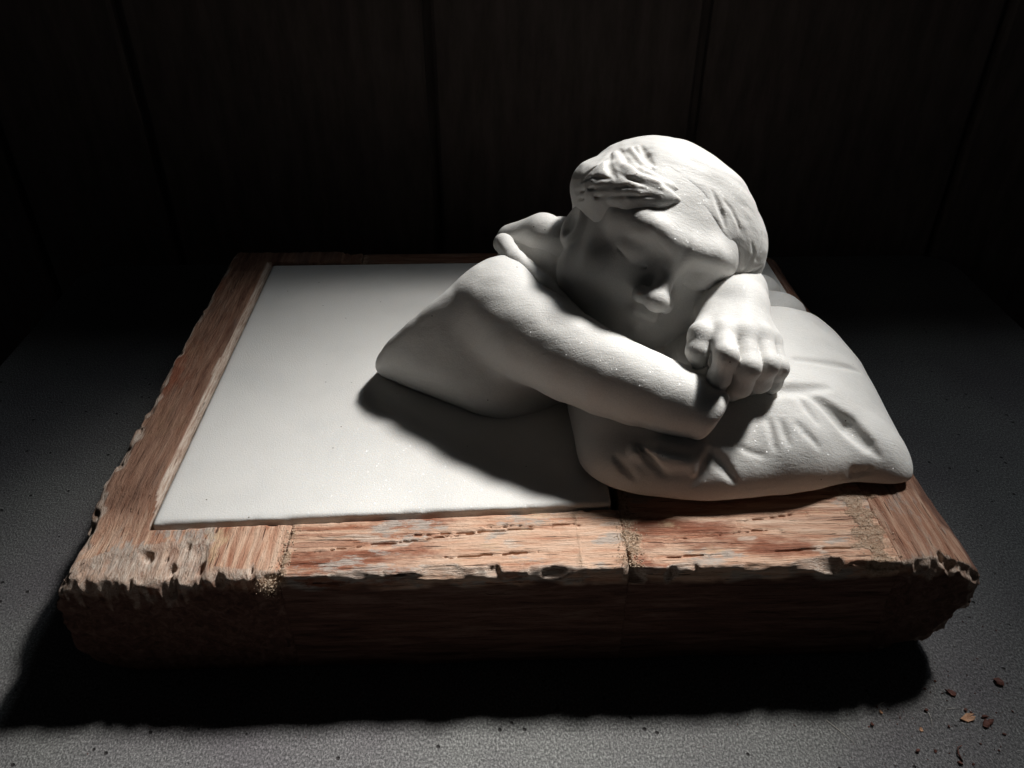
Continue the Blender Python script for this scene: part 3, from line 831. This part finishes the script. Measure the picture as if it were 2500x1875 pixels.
def lump(name, loc, size, material, seed):
    r = np.random.RandomState(seed)
    t = (1 + 5 ** .5) / 2
    V = np.array([(-1, t, 0), (1, t, 0), (-1, -t, 0), (1, -t, 0), (0, -1, t), (0, 1, t), (0, -1, -t), (0, 1, -t), (t, 0, -1), (t, 0, 1), (-t, 0, -1), (-t, 0, 1)], float)
    V /= np.linalg.norm(V[0])
    F = [(0, 11, 5), (0, 5, 1), (0, 1, 7), (0, 7, 10), (0, 10, 11), (1, 5, 9), (5, 11, 4), (11, 10, 2), (10, 7, 6), (7, 1, 8), (3, 9, 4), (3, 4, 2), (3, 2, 6), (3, 6, 8), (3, 8, 9), (4, 9, 5), (2, 4, 11), (6, 2, 10), (8, 6, 7), (9, 8, 1)]
    V = V * r.uniform(.55, 1.25, (12, 1)) * np.array(size)
    V[:, 2] -= V[:, 2].min()
    ob = make_mesh(name, V, F, material, smooth=False)
    ob.location = (loc[0] * CM, loc[1] * CM, 0); ob.rotation_euler = (0, 0, r.uniform(0, 6))
    return ob

def splinter(name, pts, r0, material):
    V = []; F = []
    P = np.array(pts, float); n = len(P)
    for k, p in enumerate(P):
        dr = P[min(k + 1, n - 1)] - P[max(k - 1, 0)]; dr /= np.linalg.norm(dr)
        sd = np.cross(dr, (0, 0, 1)); sd /= np.linalg.norm(sd)
        up = np.cross(sd, dr); r = r0 * (1 - 0.6 * k / (n - 1))
        for j in range(5):
            a = 2 * math.pi * j / 5; V.append(p - P[0] + r * (math.cos(a) * sd + math.sin(a) * up))
    for k in range(n - 1):
        for j in range(5):
            F.append((k * 5 + j, k * 5 + (j + 1) % 5, (k + 1) * 5 + (j + 1) % 5, (k + 1) * 5 + j))
    F += [tuple(range(4, -1, -1)), tuple(range(5 * n - 5, 5 * n))]
    ob = make_mesh(name, V, F, material); ob.location = tuple(P[0] * CM)
    return ob

tag(shard("wood_flake", (24.8, -4.47), (.52, .30), .05, FLAKE_MAT, 11, .14, .3), "largest pale orange wood flake on the grey table, beside a dark bark scrap", "wood flake")
tag(shard("wood_flake", (21.96, -5.06), (.16, .13), .03, FLAKE_MAT, 12, .04, 1.0), "small square pale orange flake lying alone on the lit grey table", "wood flake")
tag(shard("wood_flake", (20.16, -3.94), (.14, .10), .05, FLAKE_MAT, 13, .05, 2.0), "tiny orange flake with dark underside near the base's shadow", "wood flake")
tag(shard("wood_chip", (24.7, -2.84), (.36, .22), .09, BARK_MAT, 14, .10, -.5), "brown ragged wood chip with pale flecks, nearest the base corner", "wood chip")
bark = tag(lump("bark_scrap", (25.7, -4.85), (.42, .26, .12), BARK_MAT, 15), "dark red forked bark scrap beside the largest orange flake", "bark scrap")
arm_ = lump("prong", (0, 0), (.16, .34, .12), BARK_MAT, 16); arm_.parent = bark; arm_.location = (-.25 * CM, .26 * CM, 0)
arm_ = lump("prong", (0, 0), (.30, .12, .08), BARK_MAT, 17); arm_.parent = bark; arm_.location = (-.50 * CM, -.05 * CM, 0)
tag(lump("dark_crumb", (27.79, -2.32), (.34, .30, .10), BARK_MAT, 18), "largest round dark crumb, by itself near the right edge", "crumb")
tag(splinter("curled_splinter", [(23.36, -6.9, .03), (23.3, -6.5, .12), (23.42, -6.2, .16), (23.75, -6.05, .06)], .055, BARK_MAT), "curled dark red splinter near the bottom right edge of the table", "splinter")
small = [(22.75, -3.9, .15, "dark crumb at the far end of the thin pale splinter pointing toward the viewer"),
         (25.02, -3.94, .13, "dark crumb just behind the largest orange flake, left one of two"),
         (25.25, -4.1, .09, "tiny dark crumb just behind the largest orange flake, right one of two"),
         (21.21, -6.28, .17, "dark crumb near the bottom edge, left one of a level pair"),
         (22.16, -6.31, .13, "dark crumb near the bottom edge, right one of a level pair"),
         (23.18, -7.02, .17, "dark crumb below the curled splinter, left one of two"),
         (23.85, -7.09, .10, "small dark crumb below the curled splinter, right one of two"),
         (22.44, -1.79, .14, "dark crumb on the edge of the base's shadow at right"),
         (24.14, -2.06, .11, "small dark crumb just behind the brown wood chip"),
         (23.32, -2.53, .09, "tiny dark crumb just left of the brown wood chip"),
         (20.07, -3.59, .10, "small dark crumb touching the left end of the short pale splinter"),
         (21.09, -4.31, .09, "tiny dark crumb between the tiny orange flake and the square one"),
         (19.38, -4.65, .12, "dark crumb farthest left, next to the longest pale fibre"),
         (23.59, -4.92, .11, "small dark crumb left of the largest orange flake"),
         (24.83, -5.96, .08, "tiny dark crumb in front of the largest orange flake"),
         (26.43, -5.47, .13, "dark crumb in front of the forked bark scrap at right"),
         (27.64, -4.1, .09, "tiny dark crumb farthest right, between bark scrap and round crumb")]
for k, (x, y, s, text) in enumerate(small):
    tag(lump("dark_crumb", (x, y), (s, s * .75, s * .5), BARK_MAT, 30 + k), text, "crumb", "small dark crumbs on the table")
tag(splinter("pale_splinter", [(20.21, -3.5, .03), (20.48, -3.36, .05), (20.75, -3.23, .03)], .022, STRAW_MAT), "short pale splinter lying just outside the base's shadow", "splinter")
tag(splinter("pale_splinter", [(22.85, -4.02, .03), (22.8, -4.5, .05), (22.65, -4.92, .03)], .016, STRAW_MAT), "thin pale splinter pointing toward the viewer from a dark crumb", "splinter")
tag(splinter("pale_splinter", [(16.89, -4.3, .03), (17.4, -4.95, .05), (18.01, -5.76, .03)], .02, STRAW_MAT), "longest thin pale fibre, left of the crumbs on the table", "splinter")
tag(splinter("pale_splinter", [(23.93, -3.88, .03), (24.2, -3.83, .05), (24.5, -3.81, .03)], .018, STRAW_MAT), "short pale fibre lying level just behind the largest orange flake", "splinter")

rs = np.random.RandomState(9)
gp = np.stack([rs.uniform(-34, 42, 320), rs.uniform(-13, 16, 320), np.full(320, .01)], 1)
gp = gp[~((gp[:, 0] > -26) & (gp[:, 0] < 26.5) & (gp[:, 1] > -0.3))]
near = np.stack([rs.normal(27, 6, 500), rs.normal(-3, 4.5, 500), np.full(500, .01)], 1)
near = near[~((near[:, 0] < 26.8) & (near[:, 1] > -0.3))]
gp = np.concatenate([gp, near])
grains("grit", gp, rs.uniform(.012, .045, len(gp)) * rs.choice([.8, 1, 1.6], len(gp)), BARK_MAT, None, np.zeros(3), 8)
